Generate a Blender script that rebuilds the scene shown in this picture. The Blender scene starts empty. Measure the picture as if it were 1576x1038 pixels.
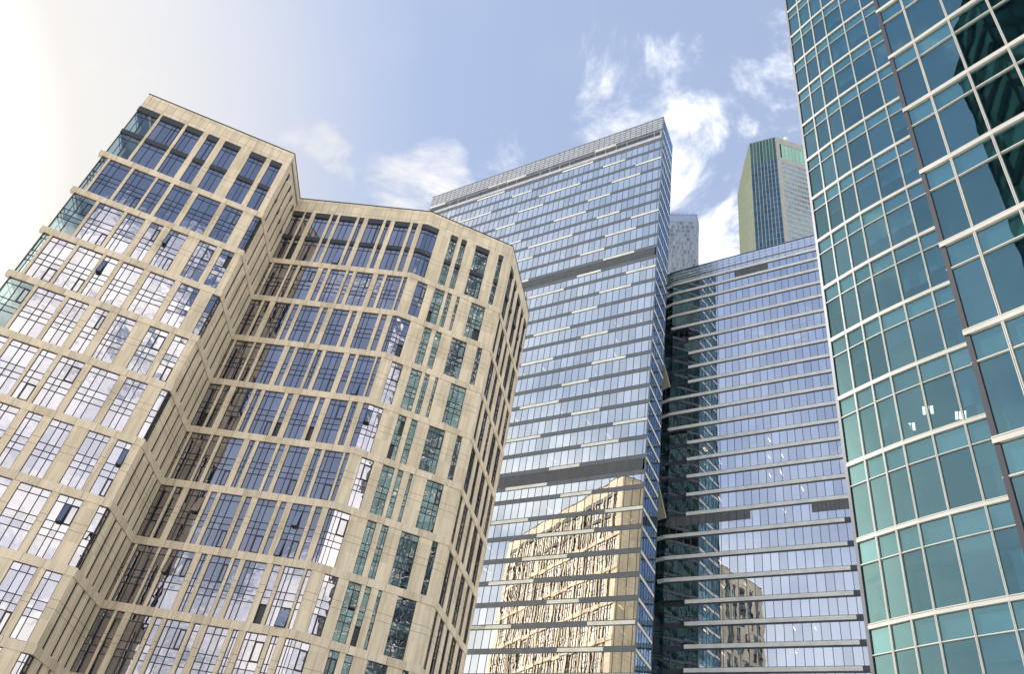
import bpy, math, random
from mathutils import Vector, Matrix
R = math.radians
S = bpy.context.scene
C = S.collection
random.seed(7)
EYE = 1.7                                    # eye height; all building heights below are given above the eye

# ------------------------------------------------------------------ camera
cam = bpy.data.cameras.new('camera')
cam.sensor_width = 36
cam.lens = 27.465
cam.clip_start = 0.1
cam.clip_end = 6000
camo = bpy.data.objects.new('camera', cam)
C.objects.link(camo)
ax_r = Vector((0.98073681, -0.12171206, 0.15277919))
ax_d = Vector((0.19533383, 0.61109484, -0.76707743))
ax_f = Vector((0.0, 0.78214402, 0.62309769))
M = Matrix((ax_r, -ax_d, -ax_f)).transposed().to_4x4()
M.translation = Vector((0, 0, EYE))
camo.matrix_world = M
S.camera = camo

# ------------------------------------------------------------------ sky, sun, exposure
SUN_AZ, SUN_EL = -54.0, 48.0
def dirv(az, el):
    a, e = R(az), R(el)
    return Vector((math.sin(a)*math.cos(e), math.cos(a)*math.cos(e), math.sin(e)))
W = bpy.data.worlds.new('World')
S.world = W
W.use_nodes = True
nt = W.node_tree
nt.nodes.clear()
def N(tree, kind, **kw):
    n = tree.nodes.new(kind)
    for k, v in kw.items():
        if k.startswith('i_'):
            key = k[2:]
            n.inputs[int(key) if key.isdigit() else key].default_value = v
        else:
            setattr(n, k, v)
    return n
def math_node(tree, op, a, b=None, c=None, clamp=False):
    n = tree.nodes.new('ShaderNodeMath'); n.operation = op; n.use_clamp = clamp
    for i, v in enumerate((a, b, c)):
        if v is None: continue
        if isinstance(v, (int, float)): n.inputs[i].default_value = v
        else: tree.links.new(v, n.inputs[i])
    return n.outputs[0]
def mix_col(tree, fac, a, b, mode='MIX'):
    n = tree.nodes.new('ShaderNodeMix'); n.data_type = 'RGBA'; n.blend_type = mode
    for sock, v in ((n.inputs[0], fac), (n.inputs[6], a), (n.inputs[7], b)):
        if hasattr(v, 'default_value') or hasattr(v, 'is_linked'): tree.links.new(v, sock)
        elif isinstance(v, (int, float)): sock.default_value = v
        else: sock.default_value = (*v, 1) if len(v) == 3 else v
    return n.outputs[2]
def smooth(tree, v, a, b):
    n = tree.nodes.new('ShaderNodeMapRange'); n.interpolation_type = 'SMOOTHSTEP'
    tree.links.new(v, n.inputs[0]); n.inputs[1].default_value = a; n.inputs[2].default_value = b
    return n.outputs[0]

SKY_STRENGTH = 0.11
sky = N(nt, 'ShaderNodeTexSky', sky_type='NISHITA', sun_disc=False, sun_elevation=R(SUN_EL), sun_rotation=R(SUN_AZ),
        air_density=1.0, dust_density=0.6, ozone_density=2.0, altitude=100)
geo = N(nt, 'ShaderNodeTexCoord')
D = geo.outputs['Generated']
sep = N(nt, 'ShaderNodeSeparateXYZ'); nt.links.new(D, sep.inputs[0])
zc = math_node(nt, 'ADD', math_node(nt, 'MAXIMUM', sep.outputs[2], 0.02), 0.35)
pv = N(nt, 'ShaderNodeVectorMath', operation='SCALE'); nt.links.new(D, pv.inputs[0])
nt.links.new(math_node(nt, 'DIVIDE', 1.0, zc), pv.inputs['Scale'])
n1 = N(nt, 'ShaderNodeTexNoise', i_Scale=6.5, i_Detail=12.0, i_Roughness=0.62, i_Distortion=0.5)
nt.links.new(pv.outputs[0], n1.inputs['Vector'])
nw = N(nt, 'ShaderNodeTexNoise', i_Scale=4.0, i_Detail=3.0, i_Roughness=0.6)
nt.links.new(pv.outputs[0], nw.inputs['Vector'])
wsub = N(nt, 'ShaderNodeVectorMath', operation='SUBTRACT'); nt.links.new(nw.outputs['Color'], wsub.inputs[0]); wsub.inputs[1].default_value = (.5, .5, .5)
wscl = N(nt, 'ShaderNodeVectorMath', operation='SCALE'); nt.links.new(wsub.outputs[0], wscl.inputs[0]); wscl.inputs['Scale'].default_value = 0.26
wadd = N(nt, 'ShaderNodeVectorMath', operation='ADD'); nt.links.new(D, wadd.inputs[0]); nt.links.new(wscl.outputs[0], wadd.inputs[1])
wnor = N(nt, 'ShaderNodeVectorMath', operation='NORMALIZE'); nt.links.new(wadd.outputs[0], wnor.inputs[0])
DW = wnor.outputs[0]
n2 = N(nt, 'ShaderNodeTexNoise', i_Scale=3.2, i_Detail=4.0, i_Roughness=0.55)
nt.links.new(pv.outputs[0], n2.inputs['Vector'])
# where clouds gather: (azimuth, tangent of elevation, angular radius, amount)
BLOBS = [(5.5, 1.68, 5, .17), (7.5, 1.50, 6, .24), (8.5, 1.38, 5, .22), (12, 1.63, 5, .13), (17, 1.70, 5, .10), (15.3, 1.40, 6, .18), (16.8, 1.22, 6, .15), (20.0, 1.02, 5, .24), (23.5, 1.52, 5, .15),
         (27.5, 1.82, 4, .2), (-13.0, 1.06, 5, .33), (-4, 1.20, 4.5, .22), (-22.0, 1.08, 3.2, .33), (-10.5, 1.36, 3, .12), (-2.5, 1.62, 3, .12),
         # behind the eye: what the facades mirror
         (181, 0.62, 8, .50), (190, .57, 8, .46), (173, .52, 9, .48), (188, .27, 19, .85), (170, .24, 20, .85), (204, .19, 13, .62), (218, .17, 12, .62),
         (155, .62, 9, .55), (153, .4, 13, .60), (140, .3, 18, .55), (238, .10, 14, .5), (-95, .95, 6, .22), (-92, .70, 7, .2), (120, .3, 22, .5), (90, .4, 22, .5), (60, .3, 25, .4),
         (105, 1.0, 18, .45), (135, 1.3, 14, .45), (165, 2.6, 16, .4), (80, 2.2, 18, .4)]
tot = None
for az, t, rad, amt in BLOBS:
    v = dirv(az, math.degrees(math.atan(t)))
    d = N(nt, 'ShaderNodeVectorMath', operation='DOT_PRODUCT'); nt.links.new(DW, d.inputs[0]); d.inputs[1].default_value = v
    g = math_node(nt, 'MULTIPLY', smooth(nt, d.outputs['Value'], math.cos(R(rad)), 1.0), amt)
    tot = g if tot is None else math_node(nt, 'MAXIMUM', tot, g)
cov = smooth(nt, math_node(nt, 'ADD', math_node(nt, 'MULTIPLY_ADD', n1.outputs['Fac'], 1.7, -.35), tot), 0.66, 1.04)
# thin veil of bright haze round the sun
dv = N(nt, 'ShaderNodeVectorMath', operation='DOT_PRODUCT'); nt.links.new(D, dv.inputs[0]); dv.inputs[1].default_value = dirv(-58, 19)
veil = math_node(nt, 'MULTIPLY', smooth(nt, dv.outputs['Value'], math.cos(R(49)), math.cos(R(8))), 0.95)
wide = math_node(nt, 'MULTIPLY', smooth(nt, dv.outputs['Value'], math.cos(R(135)), math.cos(R(70))), 0.80)
# the zenith and the sky high behind the eye stay clearer
clear = math_node(nt, 'MULTIPLY', smooth(nt, sep.outputs[2], .62, .92), smooth(nt, math_node(nt, 'MULTIPLY', sep.outputs[1], -1.0), -.35, .25))
wide = math_node(nt, 'MULTIPLY', wide, math_node(nt, 'SUBTRACT', 1.0, math_node(nt, 'MULTIPLY', clear, .38)))
veil2 = math_node(nt, 'MULTIPLY', smooth(nt, n2.outputs['Fac'], 0.42, 0.75), 0.16)
base = mix_col(nt, 1.0, sky.outputs[0], (1.0, 1.0, 1.0), 'MULTIPLY')
base = mix_col(nt, wide, base, (1.95, 2.38, 3.35))
hor = math_node(nt, 'MULTIPLY', smooth(nt, math_node(nt, 'MULTIPLY', sep.outputs[2], -1.0), -.58, -.12), .75)
base = mix_col(nt, hor, base, (3.5, 3.75, 4.1))
base = mix_col(nt, veil2, base, (4.2, 4.4, 4.9))
# thin bright cirrus sheet out to the left, behind the eye
dc = N(nt, 'ShaderNodeVectorMath', operation='DOT_PRODUCT'); nt.links.new(D, dc.inputs[0]); dc.inputs[1].default_value = dirv(-104, 8)
cir = math_node(nt, 'MULTIPLY', smooth(nt, dc.outputs['Value'], math.cos(R(44)), math.cos(R(10))), smooth(nt, n2.outputs['Fac'], .25, .6))
base = mix_col(nt, math_node(nt, 'MULTIPLY', cir, .80), base, (5.4, 5.6, 5.9))
c_sky = mix_col(nt, veil, base, (4.45, 4.2, 3.75))
dg_ = N(nt, 'ShaderNodeVectorMath', operation='DOT_PRODUCT'); nt.links.new(D, dg_.inputs[0]); dg_.inputs[1].default_value = dirv(-62, 22)
c_sky = mix_col(nt, smooth(nt, dg_.outputs['Value'], math.cos(R(25)), math.cos(R(6))), c_sky, (15.0, 13.6, 11.0))
ccol = mix_col(nt, smooth(nt, n2.outputs['Fac'], 0.36, 0.62), (3.5, 3.55, 3.8), (5.5, 5.25, 4.8))
# clouds opposite the sun are lit full on
ds = N(nt, 'ShaderNodeVectorMath', operation='DOT_PRODUCT'); nt.links.new(D, ds.inputs[0]); ds.inputs[1].default_value = dirv(SUN_AZ+180, 20)
lit = N(nt, 'ShaderNodeVectorMath', operation='SCALE'); nt.links.new(ccol, lit.inputs[0])
nt.links.new(math_node(nt, 'ADD', 1.0, math_node(nt, 'MULTIPLY', smooth(nt, ds.outputs['Value'], -.35, .5), 1.25)), lit.inputs['Scale']); ccol = lit.outputs[0]
c_all = mix_col(nt, cov, c_sky, ccol)
bg = N(nt, 'ShaderNodeBackground', i_Strength=SKY_STRENGTH)
nt.links.new(c_all, bg.inputs[0])
wo = N(nt, 'ShaderNodeOutputWorld'); nt.links.new(bg.outputs[0], wo.inputs[0])

sd = bpy.data.lights.new('sun', 'SUN')
sd.energy = 5.0; sd.angle = R(0.5); sd.color = (1.0, 0.975, 0.93)
so = bpy.data.objects.new('sun', sd); C.objects.link(so)
so.rotation_euler = (-dirv(SUN_AZ, SUN_EL)).to_track_quat('-Z', 'Y').to_euler()

S.view_settings.view_transform = 'Standard'
S.view_settings.look = 'None'
S.view_settings.exposure = 1.05
S.view_settings.gamma = 1
S.render.engine = 'CYCLES'
S.cycles.max_bounces = 10
S.cycles.transparent_max_bounces = 16
S.cycles.use_denoising = True

# ------------------------------------------------------------------ materials
def new_mat(name):
    m = bpy.data.materials.new(name); m.use_nodes = True
    t = m.node_tree; t.nodes.clear()
    return m, t, N(t, 'ShaderNodeOutputMaterial')
def plain(name, col, rough=0.6, metal=0.0, var=0.08, scale=0.6, spec=0.4):
    m, t, o = new_mat(name)
    p = N(t, 'ShaderNodeBsdfPrincipled', i_Roughness=rough, i_Metallic=metal)
    p.inputs['Specular IOR Level'].default_value = spec
    tc = N(t, 'ShaderNodeTexCoord'); n = N(t, 'ShaderNodeTexNoise', i_Scale=scale, i_Detail=5.0)
    t.links.new(tc.outputs['Object'], n.inputs['Vector'])
    t.links.new(mix_col(t, smooth(t, n.outputs['Fac'], .3, .7), tuple(c*(1-var) for c in col), tuple(min(1, c*(1+var)) for c in col)), p.inputs['Base Color'])
    t.links.new(p.outputs[0], o.inputs[0])
    return m
def stone(name, col, mode):
    """limestone cladding; UV holds metres along the facade and metres above the eye"""
    m, t, o = new_mat(name)
    p = N(t, 'ShaderNodeBsdfPrincipled', i_Roughness=0.75); p.inputs['Specular IOR Level'].default_value = 0.25
    uv = N(t, 'ShaderNodeUVMap'); s = N(t, 'ShaderNodeSeparateXYZ'); t.links.new(uv.outputs[0], s.inputs[0])
    u, z = s.outputs[0], s.outputs[1]
    def lines(v, period, off, half):
        f = math_node(t, 'FRACT', math_node(t, 'DIVIDE', math_node(t, 'SUBTRACT', v, off), period))
        d = math_node(t, 'MULTIPLY', math_node(t, 'ABSOLUTE', math_node(t, 'SUBTRACT', f, 0.5)), period)   # distance from mid period
        return d, half
    def mask(d, half): return math_node(t, 'LESS_THAN', d, half)
    if mode == 'pier':
        # storey 7.15 m: two joints either side of the mid floor
        d1, h = lines(z, 7.15, 65.8+0.4, 0.022)
        d2, _ = lines(z, 7.15, 65.8-0.4, 0.022)
        j = math_node(t, 'MAXIMUM', mask(d1, h), mask(d2, h))
        cell = math_node(t, 'ADD', math_node(t, 'FLOOR', math_node(t, 'DIVIDE', z, 3.575)), math_node(t, 'MULTIPLY', math_node(t, 'FLOOR', math_node(t, 'DIVIDE', u, 0.9)), 7.3))
    elif mode == 'ledge':
        d1, h = lines(u, 2.05, 0.6, 0.022); j = mask(d1, h)
        cell = math_node(t, 'FLOOR', math_node(t, 'DIVIDE', math_node(t, 'SUBTRACT', u, 1.625), 2.05))
    else:
        d1, h = lines(u, 1.15, 0.0, 0.018); d2, _ = lines(z, 1.45, 0.35, 0.018)
        j = math_node(t, 'MAXIMUM', mask(d1, h), mask(d2, h))
        cell = math_node(t, 'ADD', math_node(t, 'FLOOR', math_node(t, 'DIVIDE', math_node(t, 'ADD', u, .575), 1.15)), math_node(t, 'MULTIPLY', math_node(t, 'FLOOR', math_node(t, 'DIVIDE', math_node(t, 'ADD', z, .375), 1.45)), 9.1))
    wn = N(t, 'ShaderNodeTexWhiteNoise', noise_dimensions='1D'); t.links.new(cell, wn.inputs['W'])
    tc = N(t, 'ShaderNodeTexCoord'); n = N(t, 'ShaderNodeTexNoise', i_Scale=0.9, i_Detail=8.0, i_Roughness=.65)
    mp = N(t, 'ShaderNodeMapping'); mp.inputs['Scale'].default_value = (2.2, 2.2, .16)
    t.links.new(tc.outputs['Object'], mp.inputs[0]); t.links.new(mp.outputs[0], n.inputs['Vector'])
    k = math_node(t, 'ADD', math_node(t, 'MULTIPLY', wn.outputs['Value'], 0.50), math_node(t, 'MULTIPLY', smooth(t, n.outputs['Fac'], .32, .62), 0.50))
    c = mix_col(t, k, tuple(x*f for x, f in zip(col, (.70, .685, .64))), tuple(x*f for x, f in zip(col, (1.12, 1.11, 1.09))))
    c = mix_col(t, math_node(t, 'MULTIPLY', j, 0.72), c, (0.05, 0.045, 0.04))
    t.links.new(c, p.inputs['Base Color']); t.links.new(p.outputs[0], o.inputs[0])
    return m
def glass(name, tint, mirror, see, refl=(1, 1, 1), base=None, wav=0.012, wscale=0.5, edge=0.35, var=0.25, rough=0.0):
    """coated facade glass: a mirror-like coat over either clear tinted glass (see) or a dark room (base)"""
    m, t, o = new_mat(name)
    uv = N(t, 'ShaderNodeUVMap')
    su = N(t, 'ShaderNodeSeparateXYZ'); t.links.new(uv.outputs[0], su.inputs[0])
    tc = N(t, 'ShaderNodeTexCoord')
    ofs = N(t, 'ShaderNodeVectorMath', operation='ADD'); cm = N(t, 'ShaderNodeCombineXYZ')
    t.links.new(math_node(t, 'MULTIPLY', su.outputs[0], 37.0), cm.inputs[0])
    t.links.new(tc.outputs['Object'], ofs.inputs[0]); t.links.new(cm.outputs[0], ofs.inputs[1])
    n = N(t, 'ShaderNodeTexNoise', i_Scale=wscale, i_Detail=1.5, i_Roughness=.5); t.links.new(ofs.outputs[0], n.inputs['Vector'])
    b = N(t, 'ShaderNodeBump', i_Strength=1.0, i_Distance=wav); t.links.new(n.outputs['Fac'], b.inputs['Height'])
    lw = N(t, 'ShaderNodeLayerWeight', i_Blend=0.35)
    f = math_node(t, 'ADD', math_node(t, 'MULTIPLY', lw.outputs['Facing'], edge), mirror)
    f = math_node(t, 'ADD', f, math_node(t, 'MULTIPLY', math_node(t, 'SUBTRACT', su.outputs[0], 0.5), var*mirror), clamp=True)
    gl = N(t, 'ShaderNodeBsdfGlossy', i_Roughness=rough); gl.inputs['Color'].default_value = (*refl, 1)
    t.links.new(b.outputs[0], gl.inputs['Normal'])
    if see:
        under = N(t, 'ShaderNodeBsdfTransparent'); under.inputs[0].default_value = (*tint, 1)
    else:
        under = N(t, 'ShaderNodeBsdfDiffuse')
        t.links.new(mix_col(t, su.outputs[1], tuple(x*.5 for x in base), tuple(x*1.5 for x in base)), under.inputs[0])
    mx = N(t, 'ShaderNodeMixShader'); t.links.new(f, mx.inputs[0]); t.links.new(under.outputs[0], mx.inputs[1]); t.links.new(gl.outputs[0], mx.inputs[2])
    t.links.new(mx.outputs[0], o.inputs[0])
    return m
def emit(name, col, st):
    m, t, o = new_mat(name)
    e = N(t, 'ShaderNodeEmission', i_Strength=st); e.inputs[0].default_value = (*col, 1)
    t.links.new(e.outputs[0], o.inputs[0]); return m

STONE = (0.655, 0.55, 0.42)
mt = {
 'pier': stone('limestone_pier', STONE, 'pier'),
 'ledge': stone('limestone_ledge', (0.645, 0.545, 0.425), 'ledge'),
 'parapet': stone('limestone_parapet', (0.665, 0.56, 0.43), 'parapet'),
 'roofing': plain('grey_roofing', (.25, .25, .25)),
 'winglass': glass('blue_window_glass', None, 0.42, False, refl=(.82, .80, .87), base=(.012, .014, .02), wav=.010, wscale=.9, edge=.40),
 'cornerglass': glass('pale_corner_glass', (.78, .90, .88), 0.20, True, refl=(.75, .9, .95), wav=.006),
 'frame': plain('dark_bronze_frame', (.022, .022, .028), .45),
 'spandrel': plain('dark_grey_spandrel', (.035, .038, .045), .4),
 'matt_black': plain('matt_black_panel', (.012, .014, .015), .95, spec=0.0),
 'concrete': plain('interior_concrete', (.30, .30, .29), .8),
 'towerglass': glass('pale_tower_glass', (.30, .36, .40), 0.84, True, refl=(.95, .945, .89), wav=.0045, wscale=.6, edge=.3, var=.30),
 'bluetowerglass': glass('blue_tower_glass', (.30, .36, .40), 0.68, True, refl=(.87, .91, 1.0), wav=.006, wscale=.6, edge=.3, var=.25),
 'prowglass': glass('dark_prow_glass', (.30, .36, .40), 0.16, True, refl=(.6, .75, .85), wav=.006, wscale=.6, edge=.2),
 'darkgreen': glass('dark_green_glass', None, 0.05, False, refl=(.5, .8, .75), base=(.012, .034, .03), wav=.01, wscale=.8, edge=.12),
 'linkglass': glass('dark_link_glass', None, 0.07, False, refl=(.5, .7, .95), base=(.015, .03, .05), wav=.01, wscale=.8, edge=.15),
 'sideglass': glass('deep_blue_side_glass', None, 0.34, False, refl=(.50, .70, .95), base=(.01, .025, .035), wav=.02, wscale=.8, edge=.3),
 'grey_band': plain('dark_grey_band', (.14, .155, .17), .45),
 'white_band': plain('white_aluminium_band', (.62, .62, .585), .5),
 'cream_band': plain('cream_aluminium_panel', (.80, .79, .70), .5),
 'mullion_dark': plain('dark_mullion', (.05, .055, .075), .4),
 'louvre': plain('charcoal_louvre', (.10, .105, .112), .5),
 'screen_glass': plain('grey_crown_panel', (.50, .51, .55), .25, .0, .12, .8, 0.6),
 'screen_rail': plain('pale_grey_rail', (.55, .56, .60), .45),
 'inside_dark': plain('dark_interior', (.06, .065, .07), .9),
 'ceiling': plain('grey_ceiling', (.34, .35, .36), .9),
 'warm_light': emit('warm_ceiling_light', (1.0, .62, .34), 7.0),
 'tube_light': emit('fluorescent_light', (1.0, .66, .46), 3.0),
 'tealglass': glass('teal_glass', (.24, .44, .49), 0.32, True, refl=(.38, .66, .72), wav=.005, wscale=.5, edge=.22, var=.4),
 'tealspandrel': glass('teal_spandrel_glass', None, 0.34, False, refl=(.38, .66, .72), base=(.018, .062, .07), wav=.006, wscale=.5, edge=.3),
 'white_metal': plain('cream_white_mullion', (.50, .475, .435), .45),
 'seal': plain('dark_gasket', (.03, .025, .025), .6),
 'trim': plain('dark_plum_trim', (.028, .024, .034), .5),
 'grey_trim': plain('grey_edge_trim', (.09, .095, .105), .5),
 'blind': plain('pale_fabric_blind', (.42, .46, .46), .9),
 'column': plain('painted_column', (.68, .69, .66), .8),
 'wood': plain('pale_terrace_boards', (.46, .41, .33), .8, 0, .15, 3),
 'far_stone': plain('pale_yellow_cladding', (.105, .12, .09), .95, spec=.0),
 'far_glass': glass('green_blue_glass', None, .11, False, refl=(.45, .65, .85), base=(.02, .05, .08), wav=.01, edge=.3),
 'far_crown': glass('green_crown_glass', None, .10, False, refl=(.5, .9, .8), base=(.022, .075, .06), wav=.01, edge=.3),
 'far_band': plain('pale_stone_band', (.31, .31, .295), .9, spec=.05),
 'grey_glass': glass('hazy_grey_glass', None, .16, False, refl=(.8, .85, .95), base=(.17, .19, .215), wav=.01, edge=.3, var=.6),  # distance haze is mixed into this pale base colour
 'grey_panel': plain('hazy_grey_panel', (.24, .27, .315), .7),  # panel colour paled to carry the haze of distance
 'paving': plain('granite_paving', (.46, .44, .40), .8, 0, .2, .2),
}

# ------------------------------------------------------------------ mesh helpers
class MB:
    def __init__(s): s.v = []; s.f = []; s.m = []; s.uv = []; s.mats = []
    def mi(s, key):
        if key not in s.mats: s.mats.append(key)
        return s.mats.index(key)
    def face(s, pts, key, uvs=None):
        i = len(s.v); s.v += [tuple(p) for p in pts]; s.f.append(tuple(range(i, i+len(pts)))); s.m.append(s.mi(key))
        s.uv += uvs if uvs else [(0.5, 0.5)]*len(pts)
    def fbox(s, F, u0, u1, z0, z1, d0, d1, key):
        """box on a facade frame: u along, z up, d outwards"""
        P = [F.p(u, z, d) for d in (d0, d1) for z in (z0, z1) for u in (u0, u1)]
        U = [(u, z) for d in (0, 1) for z in (z0, z1) for u in (u0, u1)]
        for q in ((4, 5, 7, 6), (1, 0, 2, 3), (0, 4, 6, 2), (5, 1, 3, 7), (6, 7, 3, 2), (0, 1, 5, 4)):
            s.face([P[i] for i in q], key, [U[i] for i in q])
    def fquad(s, F, u0, u1, z0, z1, d, key, tilt=0.0, rnd=None):
        t = [random.uniform(-tilt, tilt) for _ in range(3)]
        c = [(u0, z0, d+t[0]), (u1, z0, d+t[1]), (u1, z1, d+t[2]+t[1]-t[0]), (u0, z1, d+t[2])]
        r = rnd or (random.random(), random.random())
        s.face([F.p(*q) for q in c], key, [r]*4)
    def prism(s, poly, z0, z1, key, bottom=True):
        n = len(poly)
        lo = [(x, y, z0+EYE) for x, y in poly]; hi = [(x, y, z1+EYE) for x, y in poly]
        for i in range(n):
            j = (i+1) % n
            s.face([lo[i], lo[j], hi[j], hi[i]], key)
        s.face(hi, key)
        if bottom: s.face(lo[::-1], key)
    def cyl(s, x, y, r, z0, z1, key, n=20):
        s.prism([(x+r*math.cos(2*math.pi*i/n), y+r*math.sin(2*math.pi*i/n)) for i in range(n)], z0, z1, key)
    def build(s, name, parent=None):
        me = bpy.data.meshes.new(name); me.from_pydata(s.v, [], s.f)
        for k in s.mats: me.materials.append(mt[k])
        me.polygons.foreach_set('material_index', s.m)
        ul = me.uv_layers.new(name='UVMap'); ul.data.foreach_set('uv', [c for q in s.uv for c in q])
        me.update()
        o = bpy.data.objects.new(name, me); C.objects.link(o)
        if parent is not None:
            o.parent = parent
            o.matrix_parent_inverse = parent.matrix_world.inverted() if parent.type == 'EMPTY' and parent.parent is None else Matrix()
            if parent.parent is not None or parent.type != 'EMPTY': o.matrix_parent_inverse = Matrix()
        return o
class Facade:
    def __init__(s, a, b, flip=False, zo=0.0, ln=None):
        s.a = Vector(a); b = Vector(b); s.len = (b-s.a).length if ln is None else ln
        s.u = (b-s.a).normalized(); s.n = Vector((s.u.y, -s.u.x))*(-1 if flip else 1); s.zo = zo
    def p(s, u, z, d=0.0):
        q = s.a + s.u*u + s.n*d
        return (q.x, q.y, z+EYE+s.zo)
def thing(name, x, y, label, cat, group=None):
    o = bpy.data.objects.new(name, None); o.empty_display_size = 1
    C.objects.link(o); o.location = (x, y, 0)
    o['label'] = label; o['category'] = cat
    if group: o['group'] = group
    bpy.context.view_layer.update()
    return o
CI = M.inverted()
def to_px(p):
    q = CI @ Vector(p)
    if q.z > -0.1: return None
    k = cam.lens/36*1024
    return 512 + k*q.x/-q.z, 337.5 - k*q.y/-q.z
def screen_area(pts):
    l = [to_px(p) for p in pts]
    if any(q is None for q in l): return 0
    cx = sum(q[0] for q in l)/len(l); cy = sum(q[1] for q in l)/len(l)
    if not (-15 < cx < 1039 and -15 < cy < 690): return 0
    a = 0
    for i in range(len(l)):
        (x0, y0), (x1, y1) = l[i-1], l[i]; a += x0*y1-x1*y0
    return abs(a)/2

# ------------------------------------------------------------------ ground
g = MB(); g.face([(-4000, -4000, 0), (4000, -4000, 0), (4000, 4000, 0), (-4000, 4000, 0)], 'paving')
go = g.build('ground'); go['kind'] = 'structure'

# ================================================================== limestone office building
LL = (-55.99, 70.39); LR = (-35.98, 75.94); RM = (-35.97, 84.53); MQ = (-15.55, 81.88); QS = (-2.62, 85.67); SR = (2.11, 100.92)
KR = (2.3, 110.0); KL = (-47.5, 114.6); BL = (-61.5, 97.0)
TOPZ = 85.8; R1T = 83.0; L1 = 72.1; PITCH = 7.15; LH = 0.85
beige = thing('stone_office_building', -30, 85, 'tall cream limestone office block with stepped folded front and blue mirror windows', 'building')
PAT = {
 'L': ([(0.0, 2.75), (3.1, 6.1), (6.5, 8.7), (9.45, 10.95), (11.8, 14.0), (15.5, 17.7), (18.4, 19.95)],
       [(0.0, 0.8), (1.1, 3.8), (4.15, 6.9), (7.2, 8.8), (9.25, 11.7), (12.4, 15.4), (16.1, 18.4), (19.9, 20.77)]),
 'R': ([(1.3, 1.8), (3.5, 4.0), (5.4, 5.85), (7.3, 7.8)], [(0, .95), (2.6, 3.1), (4.7, 5.15), (6.6, 7.1)]),
 'M': ([(0.1, 1.7), (2.0, 2.85), (3.55, 5.8), (6.2, 6.9), (7.35, 9.85), (10.3, 11.0), (11.7, 13.95), (14.4, 15.05), (15.75, 18.0), (18.45, 19.2), (19.9, 20.59)],
       [(0.05, .5), (.8, 3.2), (3.45, 4.3), (4.7, 7.35), (8.05, 8.75), (9.2, 11.4), (11.75, 12.45), (12.95, 15.35), (16.05, 16.9), (17.3, 19.5), (19.75, 20.25)]),
 'Q': ([(0, 1.9), (3.9, 4.95), (5.6, 6.4), (7.95, 10.1), (11.7, 12.4)], [(1.15, 2.65), (3.8, 5.25), (5.7, 6.35), (7.15, 7.55), (9.35, 11.5)]),
 'S': ([(1.4, 3.3), (4.6, 6.0), (7.6, 9.6), (11.0, 12.3), (13.6, 15.2)], [(1.0, 2.0), (3.2, 5.0), (6.4, 7.6), (9.0, 11.0), (12.4, 14.4)]),
}
def tile(pat, length, period=20.6):
    out = []
    for rows in pat:
        r = []; k = 0
        while k*period < length:
            r += [(a+k*period, b+k*period) for a, b in rows if b+k*period < length-.5 and a+k*period > .3]
            k += 1
        out.append(r)
    return tuple(out)
facs = {'L': Facade(LL, LR, zo=0), 'R': Facade(LR, RM, zo=.003), 'M': Facade(RM, MQ, zo=.006), 'Q': Facade(MQ, QS, zo=.009), 'S': Facade(QS, SR, zo=.012),
        'E': Facade(SR, KR, zo=.004), 'K': Facade(KR, KL, zo=.008), 'W': Facade(KL, BL, zo=.011), 'X': Facade(BL, LL, zo=.005)}
PAT['K'] = tile(PAT['M'], facs['K'].len); PAT['W'] = tile(PAT['Q'], facs['W'].len, 13.4); PAT['X'] = tile(PAT['L'], facs['X'].len-3.5)
PAT['X'] = tuple(r+[(facs['X'].len-3.0, facs['X'].len)] for r in PAT['X'])
PAT['E'] = ([], [])
NROW = 11
def row_z(r):                                # bottom and top of the window zone of row r (0 is the tall top row)
    if r == 0: return L1+LH, R1T
    t = L1-PITCH*(r-1); return t-(PITCH-LH), t
wall = MB(); par = MB(); ledges = [MB() for _ in range(NROW)]
wins = []
for key, F in facs.items():
    ext1 = .12 if key in 'LQSEKWXM' else -0.02
    ext0 = 0.0
    if key == 'L': ext0 = .45
    par.fbox(F, 0, F.len+(.0 if key in 'R' else .0), R1T, TOPZ, -.5, 0, 'parapet')
    par.fbox(F, -.05, F.len+.05, TOPZ, TOPZ+.14, -.55, .07, 'spandrel')
    for r in range(NROW):
        z0, z1 = row_z(r)
        zl = z0-LH
        if zl > -3:
            ledges[r].fbox(F, -ext0, F.len+ext1, zl, z0, -.5, .09, 'ledge')
        ws = PAT[key][r % 2]
        edges = [0.0]
        for a, b in ws: edges += [a, b]
        edges.append(F.len)
        for a, b in zip(edges[::2], edges[1::2]):
            if b-a > .02: wall.fbox(F, a, b, z0-.05, z1+.05, -.46, 0, 'pier')
        for a, b in ws: wins.append((key, r, a, b, z0, z1))
wall.prism([(-30+(x+30)*.975, 92+(y-92)*.975) for x, y in (LL, LR, RM, MQ, QS, SR, KR, KL, BL)], TOPZ-1.6, TOPZ-1.3, 'roofing')
wall.build('stone_wall', beige); par.build('parapet', beige)
for r in range(NROW):
    if ledges[r].v: ledges[r].build('ledge', beige)
# dark core so that nothing shows daylight from behind the panes
core = MB(); core.prism([(-50.0, 77.0), (-37.2, 78.2), (-37.4, 85.6), (-15.9, 83.0), (-3.2, 87.0), (1.0, 103.0), (-46, 110.5), (-57, 96.6)], -1.7, 82.0, 'inside_dark')
core.build('core', beige)

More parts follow.
